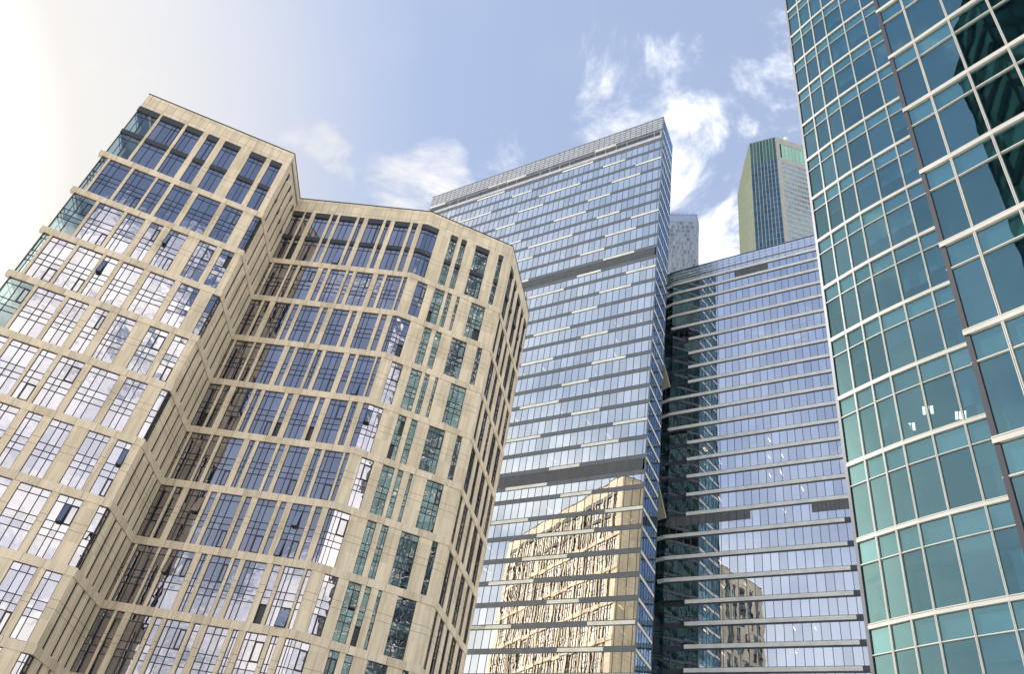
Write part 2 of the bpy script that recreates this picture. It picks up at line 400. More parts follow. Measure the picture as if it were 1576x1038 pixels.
def window_meshes(key, r, a, b, z0, z1, glassmb, framemb):
    F = facs[key]; rnd = random.Random(ord(key)*1009+r*131+round(a*10)*7)
    w = b-a
    gk = 'cornerglass' if (key == 'L' and a == 0.0) or (key == 'X' and b > F.len-.1) else 'winglass'
    dg = -.15
    wrapR = (key, r % 2) in (('L', 1), ('M', 0)) and b > F.len-.1
    if w < .55: vs = []
    elif w < 1.0: vs = [] if rnd.random() < .5 else [a+w*.55]
    elif gk == 'cornerglass': vs = [a+w*.5]
    elif w < 1.9: vs = [a+w*rnd.choice((.36, .5, .62))]
    else:
        s = rnd.choice((.22, .3, .38)); vs = [a+w*s, a+w*(s+rnd.choice((.26, .33)))]
    if r == 0:
        zm = 77.55
        hs = [zm-1.15, zm-.35, zm+.35, z1-.95, z1-1.75]
        bands = [(zm-.35, zm+.35), (z1-.95, z1)]
    else:
        zm = (z0+z1)/2; hs = [z1-.75, zm+.42, zm-.38, zm-1.1]; bands = []
    zs = sorted([z0, z1]+hs); us = [a]+vs+[b]
    holes = []
    for za, zb in zip(zs, zs[1:]):
        if any(abs(za-p) < .01 and abs(zb-q) < .01 for p, q in bands):
            framemb.fbox(F, a-.01, b+.01, za, zb, dg-.05, dg+.22, 'spandrel'); continue
        ua = list(us)
        for ua0, ub0 in zip(ua, ua[1:]):
            if gk == 'winglass' and zb-za > 1.6 and rnd.random() < .035 and .45 < ub0-ua0 < 1.2:
                holes.append((ua0, ub0, za, zb)); glassmb.fquad(F, ua0, ub0, za, zb, dg-.12, 'spandrel'); continue  # dark sheet stands in for the shaded room behind the opening
            glassmb.fquad(F, ua0, ub0, za, zb, dg, gk, .004)
    t = .035
    for u in vs:
        framemb.fbox(F, u-t, u+t, z0, z1, dg-.03, dg+.07, 'frame')
    for z in hs:
        framemb.fbox(F, a, b, z-t, z+t, dg-.03, dg+.055, 'frame')
    for u in (a+.03, b-.03):
        framemb.fbox(F, u-.03, u+.03, z0, z1, dg-.03, dg+.06, 'frame')
    framemb.fbox(F, a, b, z1-.07, z1, dg-.03, dg+.062, 'frame'); framemb.fbox(F, a, b, z0, z0+.06, dg-.03, dg+.062, 'frame')
    if rnd.random() < .45 and w > 1.0:           # the frame of an opening light
        ua0, ub0 = us[-2], us[-1]
        if ub0-ua0 > 1.1: ua0 = ub0-.75
        za, zb = (z0+.06, zm-1.1) if rnd.random() < .5 else (zm+.42, z1-.75)
        for u in (ua0+.07, ub0-.1): framemb.fbox(F, u-.06, u+.06, za, zb, dg-.02, dg+.085, 'frame')
        for z in (za+.06, zb-.06): framemb.fbox(F, ua0+.02, ub0-.05, z-.06, z+.06, dg-.02, dg+.088, 'frame')
    return holes
def sash(F, h, parent):
    u0, u1, z0, z1 = h; d = -.12; op = .42; mb = MB()
    P = lambda u, z, dd: F.p(u, z, dd)
    def slab(ua, ub, ta, tb, key, th):
        # ta, tb are fractions from the top hinge down
        f = lambda t: (z1-(z1-z0)*t, d+op*t)
        (za, da), (zb, db) = f(ta), f(tb)
        q = [P(ua, zb, db), P(ub, zb, db), P(ub, za, da), P(ua, za, da)]
        q2 = [P(ua, zb, db-th), P(ub, zb, db-th), P(ub, za, da-th), P(ua, za, da-th)]
        mb.face(q, key, [(random.random(), .5)]*4); mb.face(q2[::-1], key)
        for i in range(4): mb.face([q[i], q2[i], q2[(i+1) % 4], q[(i+1) % 4]], key)
    slab(u0+.08, u1-.08, .04, .96, 'winglass', .02)
    for e in ((u0+.02, u0+.09, 0, 1), (u1-.09, u1-.02, 0, 1), (u0+.09, u1-.09, 0, .05), (u0+.09, u1-.09, .95, 1)): slab(*e, 'frame', .06)
    return mb.build('open_sash', parent)
areas = []
for i, (key, r, a, b, z0, z1) in enumerate(wins):
    F = facs[key]
    vis = 0 if key in 'EKWX' else screen_area([F.p(a, z0), F.p(b, z0), F.p(b, z1), F.p(a, z1)])
    areas.append((vis, i))
top = set(i for v, i in sorted(areas, reverse=True)[:100])
rest_g, rest_f = MB(), MB()
for i, w in enumerate(wins):
    if i in top:
        gm, fm = MB(), MB(); hl = window_meshes(*w, gm, fm)
        o = gm.build('window', beige); fm.build('frame', o)
        for h in hl: sash(facs[w[0]], h, o)
    else: window_meshes(*w, rest_g, rest_f)
o = rest_g.build('window', beige); o['kind'] = 'stuff'
rest_f.build('frame', o)
# winter-garden corner: floor slabs seen through the clear corner glass
for r in range(NROW):
    z0, z1 = row_z(r); F = facs['L']; sl = MB()
    sl.fbox(F, .35, 4.2, z0-.6, z0-.1, -4.0, -.55, 'concrete'); sl.fbox(F, .35, 4.2, (z0+z1)/2-.3, (z0+z1)/2+.1, -4.0, -.55, 'concrete')
    sl.build('floor_slab', beige)

# ================================================================== slanted mid tower with pale strip windows
PT = (123*math.sin(R(13)), 123*math.cos(R(13)))
uT = (-math.sin(R(53.87)), math.cos(R(53.87)))
TW = 74.0
PTL = (PT[0]+uT[0]*TW, PT[1]+uT[1]*TW)
sT = (0.50, 0.866)
TD = 9.2
PTB = (PT[0]+sT[0]*TD, PT[1]+sT[1]*TD)
PTC = (PTL[0]+sT[0]*26, PTL[1]+sT[1]*26); PTE = (PTB[0]+uT[0]*16+sT[0]*18, PTB[1]+uT[1]*16+sT[1]*18)
tower = thing('strip_window_tower', PT[0]-20, PT[1]+25, 'broad glass tower with grey floor bands, scattered white panels and louvred crown', 'tower')
KS = [32.87, 31.82, 30.9, 29.95, 28.98, 27.9, 26.9, 25.95, 25.05, 24.06, 23.0, 22.07, 21.24, 20.5, 19.48, 18.45, 17.4, 16.46, 15.4, 14.5, 13.45, 12.46, 11.5, 10.5, 9.53, 8.5, 7.7, 6.98, 5.95, 5.08, 4.0, 2.97, 1.99, 1.02, 0.0]
KS += [-1-i for i in range(9)]
CYC = {0: [(13.1, 19.2)], 1: [(19.3, 28.4)], 2: [(9.9, 16.1)], 3: [(-.02, 6.85), (22.3, 34.5)], 4: [(5.4, 13.0)], 5: [(13.2, 19.2)], 6: [(19.4, 28.4)], 7: [(10.1, 16.1)],
       8: [(-.02, 6.9), (22.3, 34.7)], 9: [(5.4, 13.2)], 10: [(13.1, 19.3)], 11: [(5.4, 13)], 12: [(13.3, 19.3)], 13: [(-.02, 6.9), (22.4, 32)], 14: [(5.5, 13)], 15: [(13.2, 19.3)],
       16: [(19.3, 28.4)], 17: [(10, 16.2)], 18: [(22.4, 30.3)], 19: [(5.4, 12.9)], 20: [(13.2, 19.3)], 21: [(19.5, 28.6)], 22: [(10.1, 16.2)], 23: [(-.02, 6.9), (22.6, 30.5)],
       24: [(5.5, 13.2)], 25: [(13.1, 19.5)], 26: [(19.5, 28.6)], 27: [(10, 16.3)], 28: [(-.02, 7), (22.5, 30.5)], 29: [(8.8, 20.1)], 30: [(13.5, 22.4)], 31: [(19.5, 28.6)], 32: [(10.3, 16.3)],
       33: [(.2, 8.4), (22.6, 30.5)], 34: [(5.3, 13.3)]}
FT = Facade(PT, PTL, flip=True); FS = Facade(PT, PTB); FE = Facade(PTB, PTE)
FB1 = Facade(PTL, PTC, flip=True, zo=.002); FB2 = Facade(PTE, PTC)
zk = [40.55+4.015*k for k in KS]
MECH = {11: 1, 25: 1}                         # dark plant floors (the storey below spandrel i)
T_TOP = 177.6
cor = MB(); c_in = lambda p, f: (PT[0]+(p[0]-PT[0])*f, p[1])
cor.prism([(PT[0]+uT[0]*3+sT[0]*8, PT[1]+uT[1]*3+sT[1]*8), (PTE[0]-1, PTE[1]-1.5), (PTC[0]+1.5, PTC[1]-3), (PTL[0]+sT[0]*8-uT[0]*3, PTL[1]+sT[1]*8-uT[1]*3)][::-1], -1.7, 171, 'inside_dark')
cor.build('core', tower)
def strip(F, u0, u1, z0, z1, step, key, d=0.0, tilt=.0035, mull='mullion_dark', mw=.045, md=.05, off=0.0):
    """one storey of window strip; returns (panes, mullions)"""
    gm, fm = MB(), MB(); u = u0-off
    while u < u1-.05:
        a, b = max(u, u0), min(u+step, u1)
        gm.fquad(F, a, b, z0, z1, d, key, tilt)
        if a > u0+.05: fm.fbox(F, a-mw, a+mw, z0, z1, d-.02, d+md, mull)
        u += step
    if fm.v: fm.fbox(F, u0, u1, z1-.05, z1, d-.02, d+md-.012, mull); fm.fbox(F, u0, u1, z0, z0+.05, d-.02, d+md-.012, mull)
    return gm, fm
lightsU = [3.6, 8.9, 13.6, 20.4, 25.5, 31.2]
for i, z in enumerate(zk[:-1]):
    sp = MB(); sp.fbox(FT, -.015, TW, z-.42, z+.42, -.30, .03, 'grey_band'); sp.fbox(FS, .0, TD, z-.28+.004, z+.28+.004, -.26, .04, 'white_band')
    sp.fbox(FE, 0, FE.len, z-.3, z+.3, -.2, .02, 'grey_band'); sp.fbox(FB1, 0, FB1.len, z-.4, z+.4, -.3, .02, 'grey_band'); sp.fbox(FB2, 0, FB2.len, z-.4, z+.4, -.3, .02, 'grey_band')
    sp.build('spandrel_band', tower)
    for a, b in CYC.get(i, [(random.choice((0, 5.4, 13.2, 19.4)), 28.5)]):
        for sh in (0, 27.4, 54.8):
            if sh and a < 0: continue
            a2, b2 = max(a+sh, -.02), min(b+sh, TW-.3)
            if a2 > TW-4: continue
            w = MB(); w.fbox(FT, a2, b2, z-.30, z+.30, .0, .10, 'cream_band'); w.build('white_panel', tower)
    zt, zb = z-.42, zk[i+1]+.42
    if i in MECH:
        mb = MB(); mb.fbox(FT, .5, TW-.6, zb, zt, -.2, -.03, 'louvre')
        u = .5
        while u < TW-1: mb.fbox(FT, u-.04, u+.04, zb, zt, -.03, .03, 'grey_band'); u += 1.52
        for q in range(int((zt-zb)/.3)): mb.fbox(FT, .5, TW-.6, zb+.3*q+.05, zb+.3*q+.12, -.03, .01, 'grey_band')
        mb.build('louvre_band', tower)
        gm, fm = strip(FS, .1, TD-.1, zb, zt, 1.5, 'sideglass'); o = gm.build('window_band', tower); fm.build('mullion', o)
    elif i > 0:
        gm, fm = strip(FT, .0, TW, zb, zt, 1.52, 'towerglass', off=.95)
        g2, f2 = strip(FS, .02, TD-.02, zb, zt, 1.5, 'sideglass')
        g3, f3 = strip(FE, 0, FE.len, zb, zt, 1.5, 'darkgreen')
        for F in (FB1, FB2): g3.fquad(F, 0, F.len, zb, zt, -.02, 'sideglass')
        o = gm.build('window_band', tower); fm.build('mullion', o)
        o = g2.build('side_window_band', tower); f2.build('mullion', o)
        o = g3.build('rear_window_band', tower)
    if 10 < z < 176:
        sl = MB(); sl.prism([(PT[0]+uT[0]*.4+sT[0]*.35, PT[1]+uT[1]*.4+sT[1]*.35), (PTB[0]+uT[0]*.4, PTB[1]+uT[1]*.4), (PTC[0]-1, PTC[1]-2), (PTL[0]-uT[0]*.4+sT[0]*.35, PTL[1]-uT[1]*.4+sT[1]*.35)][::-1], z-.40, z+.25, 'ceiling')
        sl.build('floor_slab', tower)
    if 2 <= i <= 40 and i not in MECH:
        for q, u in enumerate(lightsU):
            if random.random() < (.42 if q < 4 else .25):
                u2 = u+random.uniform(-.25, .25); lb = MB(); d0 = random.choice((1.2, 1.6, 2.2))
                lb.fbox(FT, u2-.04, u2+.04, zt-.13, zt-.06, -d0-2.2, -d0, 'warm_light'); lb.build('ceiling_light', tower)
# crown
cr = MB(); cr.fbox(FT, 0, TW, 172.9, T_TOP, -.30, 0, 'screen_glass')
u = 0
while u <= TW: cr.fbox(FT, u-.03 if u else 0, u+.03, 172.9, T_TOP, 0, .09, 'grey_band'); u += 1.52
for q in range(6): cr.fbox(FT, 0, TW, 172.95+q*.90, 173.12+q*.90, 0, .085, 'screen_rail'); cr.fbox(FT, 0, TW, 172.9+q*.90-.07, 172.95+q*.90, 0, .05, 'grey_band')
cr.fbox(FT, -.03, TW+.03, T_TOP, T_TOP+.12, -.4, .12, 'mullion_dark')
cr.build('crown_screen', tower)
lv = MB(); lv.fbox(FT, 0, TW, 169.3, 172.9, -.35, -.02, 'screen_rail'); lv.fbox(FT, .75, TW-.6, 170.3, 171.95, -.02, .0, 'louvre')
u = .75
while u < TW-1: lv.fbox(FT, u-.05, u+.05, 170.3, 171.95, 0, .05, 'grey_band' if int(u*7) % 3 else 'screen_rail'); u += 1.52
lv.fbox(FT, 0, TW, 172.45, 172.88, -.01, .05, 'grey_band')
lv.build('louvre_band', tower)
for a, b in ((13.1, 19.1), (46.8, 53)):
    w = MB(); w.fbox(FT, a, b, 172.5, 172.82, .05, .12, 'cream_band'); w.build('white_panel', tower)
sw = MB()
sw.fbox(FS, 0.02, TD, 165.8, T_TOP, -.3, .0, 'sideglass')
for q in range(7): sw.fbox(FS, 0.02+q*1.5, .07+q*1.5, 165.8, T_TOP, 0, .03, 'mullion_dark')
for q in range(8): sw.fbox(FS, 0.02, TD, 166+q*1.6, 166.07+q*1.6, 0, .025, 'mullion_dark')
sw.build('side_screen', tower)
rb = MB(); rb.fbox(FE, 0, FE.len, 165, T_TOP-1, -.3, 0, 'screen_glass'); rb.fbox(FB1, 0, FB1.len, 165, T_TOP, -.3, 0, 'screen_glass'); rb.fbox(FB2, 0, FB2.len, 165, T_TOP-1, -.3, 0, 'screen_glass')
rb.build('rear_screen', tower)
ed = MB(); ed.fbox(FT, -.12, .06, -1.7, T_TOP, -.12, .06, 'grey_band'); ed.fbox(FS, TD-.1, TD+.1, -1.7, T_TOP, -.2, .05, 'grey_trim'); ed.build('corner_trim', tower)
rf = MB(); rf.prism([PT, PTB, PTE, PTC, PTL], 171.0, 171.4, 'roofing'); rf.build('roof', tower)

# ================================================================== folded tower with continuous white bands
PB = (139*math.sin(R(19.4)), 139*math.cos(R(19.4)))
aB = R(127); uB = (math.sin(aB), math.cos(aB)); nB = (uB[1], -uB[0])
def bpt(u, d=0.0): return (PB[0]+uB[0]*u+nB[0]*d, PB[1]+uB[1]*u+nB[1]*d)
U0, U1 = -11.95, 34.0
BC = bpt(U0); CH = (145.3*math.sin(R(13.75)), 145.3*math.cos(R(13.75)))
band = thing('white_banded_tower', PB[0]+8, PB[1]+14, 'blue glass tower with continuous white floor bands and a notched left corner', 'tower')
FB = Facade(BC, bpt(U1)); FC = Facade(CH, BC)                      # main front and the splayed corner
BL_ = FB.len
zb_ = [136.2, 133.2, 129.9, 125.9, 121.9, 117.7, 113.5, 109.5, 105.4, 101.5, 97.6, 93.7, 89.7, 85.7, 81.7, 77.6, 73.4, 69.0, 64.6, 60.2, 55.9, 51.9, 47.9, 43.9, 39.8, 35.7, 31.6, 27.5, 23.4, 19.3, 15.2, 11.1, 7.0, 2.9]
NOTCH = [(105.0, 121.5), (73.0, 93.3), (-2, 56.5)]
NU = 4.15                                    # notch width from the corner
def in_notch(z): return any(a < z < b for a, b in NOTCH)
BTOP = 140.7
link_a = (147.5*math.sin(R(13.2)), 147.5*math.cos(R(13.2))); link_b = (148.5*math.sin(R(17.2)), 148.5*math.cos(R(17.2)))
FK = Facade(link_a, link_b)
lw_ = MB(); lw_.fbox(FK, -.5, FK.len+.5, -1.7, 137, -.6, -.25, 'darkgreen'); lw_.build('link_wall', band)
for i, z in enumerate(zb_[:-1]):
    nt_ = in_notch(z-.1)
    s0 = NU if nt_ else -.02
    dark_from = BL_ if z > 72.5 else (U1-U0)-13.1-(0)  # lower bands turn dark towards the teal tower
    sp = MB(); sp.fbox(FB, s0, min(dark_from, BL_), z-.34, z+.36, -.28, .10, 'white_band')
    if dark_from < BL_: sp.fbox(FB, dark_from, BL_, z-.38, z+.38, -.28, .06, 'mullion_dark')
    sp.fbox(FB, s0, BL_, z-.62, z-.34, -.28, .0, 'mullion_dark'); sp.fbox(FB, s0, BL_, z+.36, z+.42, -.28, .0, 'mullion_dark')
    sp.build('floor_band', band)
    if nt_:
        sp = MB(); sp.fbox(FB, .0, NU+.3, z-.42, z+.42, -1.0, -.62, 'mullion_dark'); sp.fbox(FK, 0, FK.len, z-.12, z+.12, -.2, .05, 'mullion_dark'); sp.build('notch_band', band)
    zt, z0 = z-.62, zb_[i+1]+.40
    n2_ = in_notch((zt+z0)/2)
    a = NU if n2_ else 0.0
    gm, fm = strip(FB, a, BL_, z0, zt, 1.47, 'bluetowerglass', off=(0.73 if not n2_ else .4))
    if n2_:
        g4, f4 = strip(FB, 0.0, NU, z0, zt+.2, 1.4, 'bluetowerglass', d=-.7); 
        for qv in g4.f: pass
        o2 = g4.build('recessed_window_band', band); f4.build('mullion', o2)
        g5, f5 = strip(FK, 0, FK.len, z0, zt+.2, 1.5, 'linkglass'); o3 = g5.build('link_window_band', band); f5.build('mullion', o3)
    o = gm.build('window_band', band); fm.build('mullion', o)
    sl = MB(); sl.prism([bpt(U0+5.0, -.9), bpt(U1, -.9), bpt(U1, -14), bpt(U0+7.0, -14)][::-1], z-.55, z+.3, 'ceiling'); sl.build('floor_slab', band)
    if 12 <= i:
        for q in range(5):
            if random.random() < .5:
                u2 = random.choice((7.2, 10.4, 14.4, 20.1, 22.4, 26))+random.uniform(-.2, .2); lb = MB(); d0 = random.choice((1.0, 1.6))
                lb.fbox(FB, u2-.045, u2+.045, zt-.13, zt-.06, -d0-1.5, -d0, 'warm_light'); lb.build('ceiling_light', band)
# splayed corner prows between the notches: taper inwards towards their foot, with a pale boarded triangle above
for top_, bot in ((BTOP, 121.5), (105.0, 93.3), (73.0, 56.5)):
    L = FC.len; mb = MB(); bands = MB(); key = 'bluetowerglass'
    h = top_-bot
    key = 'prowglass'
    def left(z):                              # how far the prow reaches out at height z
        t = (top_-z)/h
        return 0.0 if t < .45 else L*(t-.45)/.55
    zz = [top_]
    for z in zb_:
        if bot < z < top_: zz += [z+.40, z-.40]
    zz.append(bot); zz = sorted(set(zz), reverse=True)
    for za, zc_ in zip(zz, zz[1:]):
        isb = any(abs((za+zc_)/2-z) < .05 for z in zb_)
        a0, a1 = left(za), left(zc_)
        d = .08 if isb else 0.0
        mb2 = bands if isb else mb
        mb2.face([FC.p(a1, zc_, d), FC.p(L+(.04 if isb else 0), zc_, d), FC.p(L+(.04 if isb else 0), za, d), FC.p(a0, za, d)], 'white_band' if isb else key, [(random.random(), .5)]*4)
        if isb:
            mb2.face([FC.p(a1, zc_, d), FC.p(a1, zc_, -.2), FC.p(L, zc_, -.2), FC.p(L, zc_, d)], 'white_band')
            mb2.face([FC.p(a0, za, d), FC.p(a0, za, -.2), FC.p(L, za, -.2), FC.p(L, za, d)], 'white_band')
        else:
            if za-zc_ > .5:
                for q in range(1, 3):
                    uq = L*q/3
                    if uq > a1: mb.fbox(FC, uq-.04, uq+.04, zc_, za, 0, .05, 'mullion_dark')
    # soffit and flank that close the prow
    back = FK.p(1.2, bot, .3)
    mb.face([FC.p(left(bot), bot, -.02), FC.p(L, bot, -.02), FB.p(NU, bot, -.7), back], 'inside_dark')
    zt = top_-h*.45
    mb.face([FC.p(0, zt, -.02), FC.p(0, top_, -.02), FK.p(.2, top_, .3), FK.p(.2, zt, .3)], 'linkglass')
    mb.face([FC.p(left(bot), bot, -.02), FC.p(0, zt, -.02), FK.p(.2, zt, .3), back], 'linkglass')
    o = mb.build('corner_prow', band); bands.build('floor_band', o)
    if top_ < BTOP:
        tr = MB(); ap = FC.p(.05, top_+11.5, -.6)
        A, B_, Cc = FC.p(0, top_, 0), FC.p(L, top_, 0), ap
        A2, B2, C2 = FC.p(0, top_, -.3), FC.p(L, top_, -.3), FC.p(.05, top_+11.5, -.9)
        tr.face([A, B_, Cc], 'wood'); tr.face([A2, C2, B2], 'wood')
        for p, q, p2, q2 in ((A, B_, A2, B2), (B_, Cc, B2, C2), (Cc, A, C2, A2)): tr.face([p, q, q2, p2], 'wood')
        tr.build('terrace_screen', band)
    if top_ < BTOP:
        rfm = MB(); rfm.face([FC.p(0, top_, -.02), FC.p(L, top_, -.02), FB.p(NU, top_, -.02), FB.p(NU, top_, -.75), FK.p(.5, top_, .3)], 'inside_dark'); rfm.build('terrace_floor', band)
# crown rail screen, dark vents, back
cs = MB(); Lc = FC.len
for F, a, b in ((FB, 0, BL_), (FC, 0, Lc)):
    cs.fbox(F, a, b, 136.6, BTOP, -.3, 0, 'bluetowerglass')
    for q in range(5): cs.fbox(F, a-.02, b, 137.0+q*.92, 137.13+q*.92, 0, .10, 'mullion_dark' if q in (4,) else 'screen_rail')
    u = .73
    while u < b: cs.fbox(F, u-.035, u+.035, 136.6, BTOP, 0, .08, 'mullion_dark'); u += 1.47
cs.build('crown_screen', band)
for a, b, z0, z1 in ((15.2, 23.0, 133.65, 135.55), (0.6, 16.6, 71.2, 72.9), (27.6, BL_, 71.2, 72.9)):
    v = MB(); v.fbox(FB, a, b, z0-.2, z1+.1, -.05, .03, 'louvre')
    u = a+.3
    while u < b: v.fbox(FB, u-.03, u+.03, z0-.2, z1+.1, .03, .06, 'mullion_dark'); u += 1.47
    v.build('louvre_vent', band)
cor = MB(); cor.prism([bpt(U0+6.5, -9), bpt(U1-.5, -9), bpt(U1-.5, -24), bpt(U0+8, -24)][::-1], -1.7, 136, 'inside_dark'); cor.build('core', band)
FR = Facade(bpt(U1), bpt(U1, -24)); bk = MB(); bk.fbox(FR, 0, 24, -1.7, BTOP, -.3, 0, 'sideglass')
FR2 = Facade(bpt(U1, -24), bpt(U0+6, -24)); bk.fbox(FR2, 0, FR2.len, -1.7, BTOP-.1, -.3, 0, 'sideglass'); bk.build('rear_wall', band)
rf = MB(); rf.prism([CH, BC, bpt(U1), bpt(U1, -24), bpt(U0+6, -24)][::-1], 137.5, 137.9, 'roofing'); rf.build('roof', band)

# ================================================================== two towers far behind
def pol(az, d): return (d*math.sin(R(az)), d*math.cos(R(az)))
C0, C1, C2, C3 = pol(22.15, 284), pol(22.82, 271.8), pol(25.6, 270), pol(28.9, 281)
FH = 270*1.345
fcol = thing('chamfered_tower', 120, 262, 'distant chamfered tower with pale yellow flank, vertical white fins and green glazed top', 'tower')
C4, C5 = (C3[0]+4, C3[1]+26), (C0[0]+4, C0[1]+22)
fw_ = MB(); fw_.fbox(Facade(C0, C1), 0, Facade(C0, C1).len, -1.7, FH, -.4, 0, 'far_stone')
F0 = Facade(C0, C1)
for q in range(95): fw_.fbox(F0, 0, F0.len, 3.6*q+.4, 3.6*q+.55, 0, .02, 'far_band')
for Fx in (Facade(C3, C4), Facade(C4, C5), Facade(C5, C0)): fw_.fbox(Fx, 0, Fx.len, -1.7, FH, -.4, 0, 'far_stone')
fw_.build('side_wall', fcol)
F1, F2 = Facade(C1, C2), Facade(C2, C3)
CROWN = FH-19
gl = MB(); fn = MB(); ba = MB(); crn = MB()
for q in range(48):
    z0 = CROWN-3.7*(q+1)
    for k in range(8):
        w = F1.len/8
        gl.fquad(F1, w*k, w*(k+1), z0+.35, z0+3.7, 0, 'far_glass', .004); ba.fbox(F1, w*k, w*(k+1), z0, z0+.35, -.1, .03, 'far_crown')
    ba.fbox(F2, 1.6, F2.len, z0+2.2, z0+3.7, -.2, .08, 'far_band')
    k = 0
    while 2.4+k*1.55 < F2.len: gl.fquad(F2, 2.4+k*1.55, min(2.4+k*1.55+1.3, F2.len), z0, z0+2.2, 0, 'far_glass', .004); fn.fbox(F2, 2.4+k*1.55-.25, 2.4+k*1.55, z0, z0+2.2, -.1, .04, 'far_band'); k += 1
for k in range(9): fn.fbox(F1, F1.len/8*k-.14+(.14 if k == 0 else 0), F1.len/8*k+.14-(.16 if k == 8 else 0), 100, FH-.5, 0, .3, 'far_band')
fn.fbox(F2, -.02, 2.2, 100, FH-.6, -.3, .1, 'far_band'); fn.fbox(F2, 2.2, F2.len, CROWN, CROWN+2.2, -.3, .1, 'far_band'); fn.fbox(F2, 2.2, F2.len, FH-5, FH-.6, -.3, .1, 'far_band')
for k in range(8): crn.fquad(F1, F1.len/8*k, F1.len/8*(k+1), CROWN, FH-.8, .0, 'far_crown', .02)
k = 0
while 3+k*2.1 < F2.len: crn.fquad(F2, 3+k*2.1, min(F2.len, 4.8+k*2.1), CROWN+2.2, FH-5, 0.0, 'far_crown', .02); fn.fbox(F2, 4.8+k*2.1, 5.1+k*2.1, CROWN+2.2, FH-5, -.1, .06, 'far_band'); k += 1
for q in range(6): crn.fbox(F1, 0, F1.len, CROWN+3*q+1, CROWN+3*q+1.25, 0, .06, 'far_stone')
gl.build('windows', fcol); fn.build('fins', fcol); ba.build('floor_bands', fcol); crn.build('crown_glazing', fcol)
cp = MB(); cp.prism([C0, C1, C2, C3, C4, C5][::-1], FH-.5, FH, 'far_band'); cp.build('roof', fcol)
lo = MB(); lo.fbox(F1, 0, F1.len, -1.7, CROWN-3.7*48, -.3, 0, 'far_glass'); lo.fbox(F2, 2.2, F2.len, -1.7, CROWN-3.7*48, -.3, 0, 'far_glass'); lo.build('lower_wall', fcol)
am = MB(); ac = F2.p(7.5, FH, -1.5); am.cyl(ac[0], ac[1], .35, FH, FH+3.2, 'white_band', 8)
am.cyl(ac[0], ac[1], 1.0, FH+2.4, FH+4.2, 'white_band', 10); am.build('roof_beacon', fcol)

G0, G1, G2 = pol(11.0, 329), pol(17.0, 330), pol(17.25, 339)
GH = 330*1.138
gt = thing('hazy_grey_tower', 85, 330, 'pale grey far tower with distance haze put into its colours, beside the strip window tower', 'tower')
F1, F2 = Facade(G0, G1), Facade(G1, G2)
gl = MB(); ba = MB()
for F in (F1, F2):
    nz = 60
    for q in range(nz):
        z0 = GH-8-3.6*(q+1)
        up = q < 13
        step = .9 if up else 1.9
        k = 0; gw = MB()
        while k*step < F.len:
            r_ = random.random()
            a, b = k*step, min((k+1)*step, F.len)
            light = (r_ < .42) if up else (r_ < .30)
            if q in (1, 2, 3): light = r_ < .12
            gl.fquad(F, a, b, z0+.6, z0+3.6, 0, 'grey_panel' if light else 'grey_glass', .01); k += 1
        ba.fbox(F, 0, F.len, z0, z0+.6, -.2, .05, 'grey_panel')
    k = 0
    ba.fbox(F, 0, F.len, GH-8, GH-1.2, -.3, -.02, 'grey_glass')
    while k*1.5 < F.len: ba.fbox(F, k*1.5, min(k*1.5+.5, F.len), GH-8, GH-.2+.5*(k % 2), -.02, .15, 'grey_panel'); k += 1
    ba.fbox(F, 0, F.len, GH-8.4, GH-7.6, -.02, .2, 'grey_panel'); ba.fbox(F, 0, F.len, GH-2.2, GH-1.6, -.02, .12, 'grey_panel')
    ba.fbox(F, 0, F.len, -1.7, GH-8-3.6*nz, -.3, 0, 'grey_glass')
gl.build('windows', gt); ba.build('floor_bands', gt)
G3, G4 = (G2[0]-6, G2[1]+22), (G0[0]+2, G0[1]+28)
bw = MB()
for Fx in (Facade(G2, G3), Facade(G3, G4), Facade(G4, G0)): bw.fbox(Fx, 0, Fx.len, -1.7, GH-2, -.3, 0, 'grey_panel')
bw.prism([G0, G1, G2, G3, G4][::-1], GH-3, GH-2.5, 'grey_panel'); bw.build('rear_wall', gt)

# ================================================================== teal tower on the right, with a projecting bay
MAINP = [(18.30, 33.53), (18.76, 32.58), (19.24, 31.62), (19.75, 30.66), (20.5, 29.42), (21.32, 28.14), (22.16, 26.9), (23.0, 25.7)]
BAYP = [(14.75, 18.25), (15.33, 17.37), (16.15, 16.07), (17.0, 14.77), (17.86, 13.47), (18.72, 12.17), (19.58, 10.87), (20.44, 9.57)]
ENDP = [(31.5, 41.4), (25.6, 40.2), (22.3, 38.3), (19.9, 35.95), (18.30, 33.53)]
teal = thing('teal_glass_tower', 26, 26, 'teal glass tower with cream white grid of mullions and a stepped bay, at the right', 'tower')
ZL = [18.5+4.19*k for k in range(-4, 52)]
RTOP = ZL[-1]+1.5
def split_line(pl, step):
    out = [pl[0]]
    for a, b in zip(pl, pl[1:]):
        n = max(1, round(math.hypot(b[0]-a[0], b[1]-a[1])/step))
        out += [(a[0]+(b[0]-a[0])*q/n, a[1]+(b[1]-a[1])*q/n) for q in range(1, n+1)]
    return out
ENDP = split_line(ENDP, 1.4)
segs = []
for nm, pl in (('main', MAINP), ('bay', BAYP), ('end', ENDP), ('ret', split_line([(22.3, 25.9), BAYP[0]], 1.5)[:-1])):
    for k in range(len(pl)-1): segs.append((nm, k, Facade(pl[k], pl[k+1])))
cells = []
for nm, k, F in segs:
    for j in range(len(ZL)-1):
        z0, z1 = ZL[j]+.15, ZL[j+1]-.14
        vis = 0 if nm in ('end', 'ret') else screen_area([F.p(0, z0), F.p(F.len, z0), F.p(F.len, z1), F.p(0, z1)])
        if nm == 'main' and k >= 6: vis = 0
        cells.append((vis, nm, k, j, F, z0, z1))
order = sorted(range(len(cells)), key=lambda q: -cells[q][0])
ind = set(q for q in order[:100] if cells[q][0] > 0)
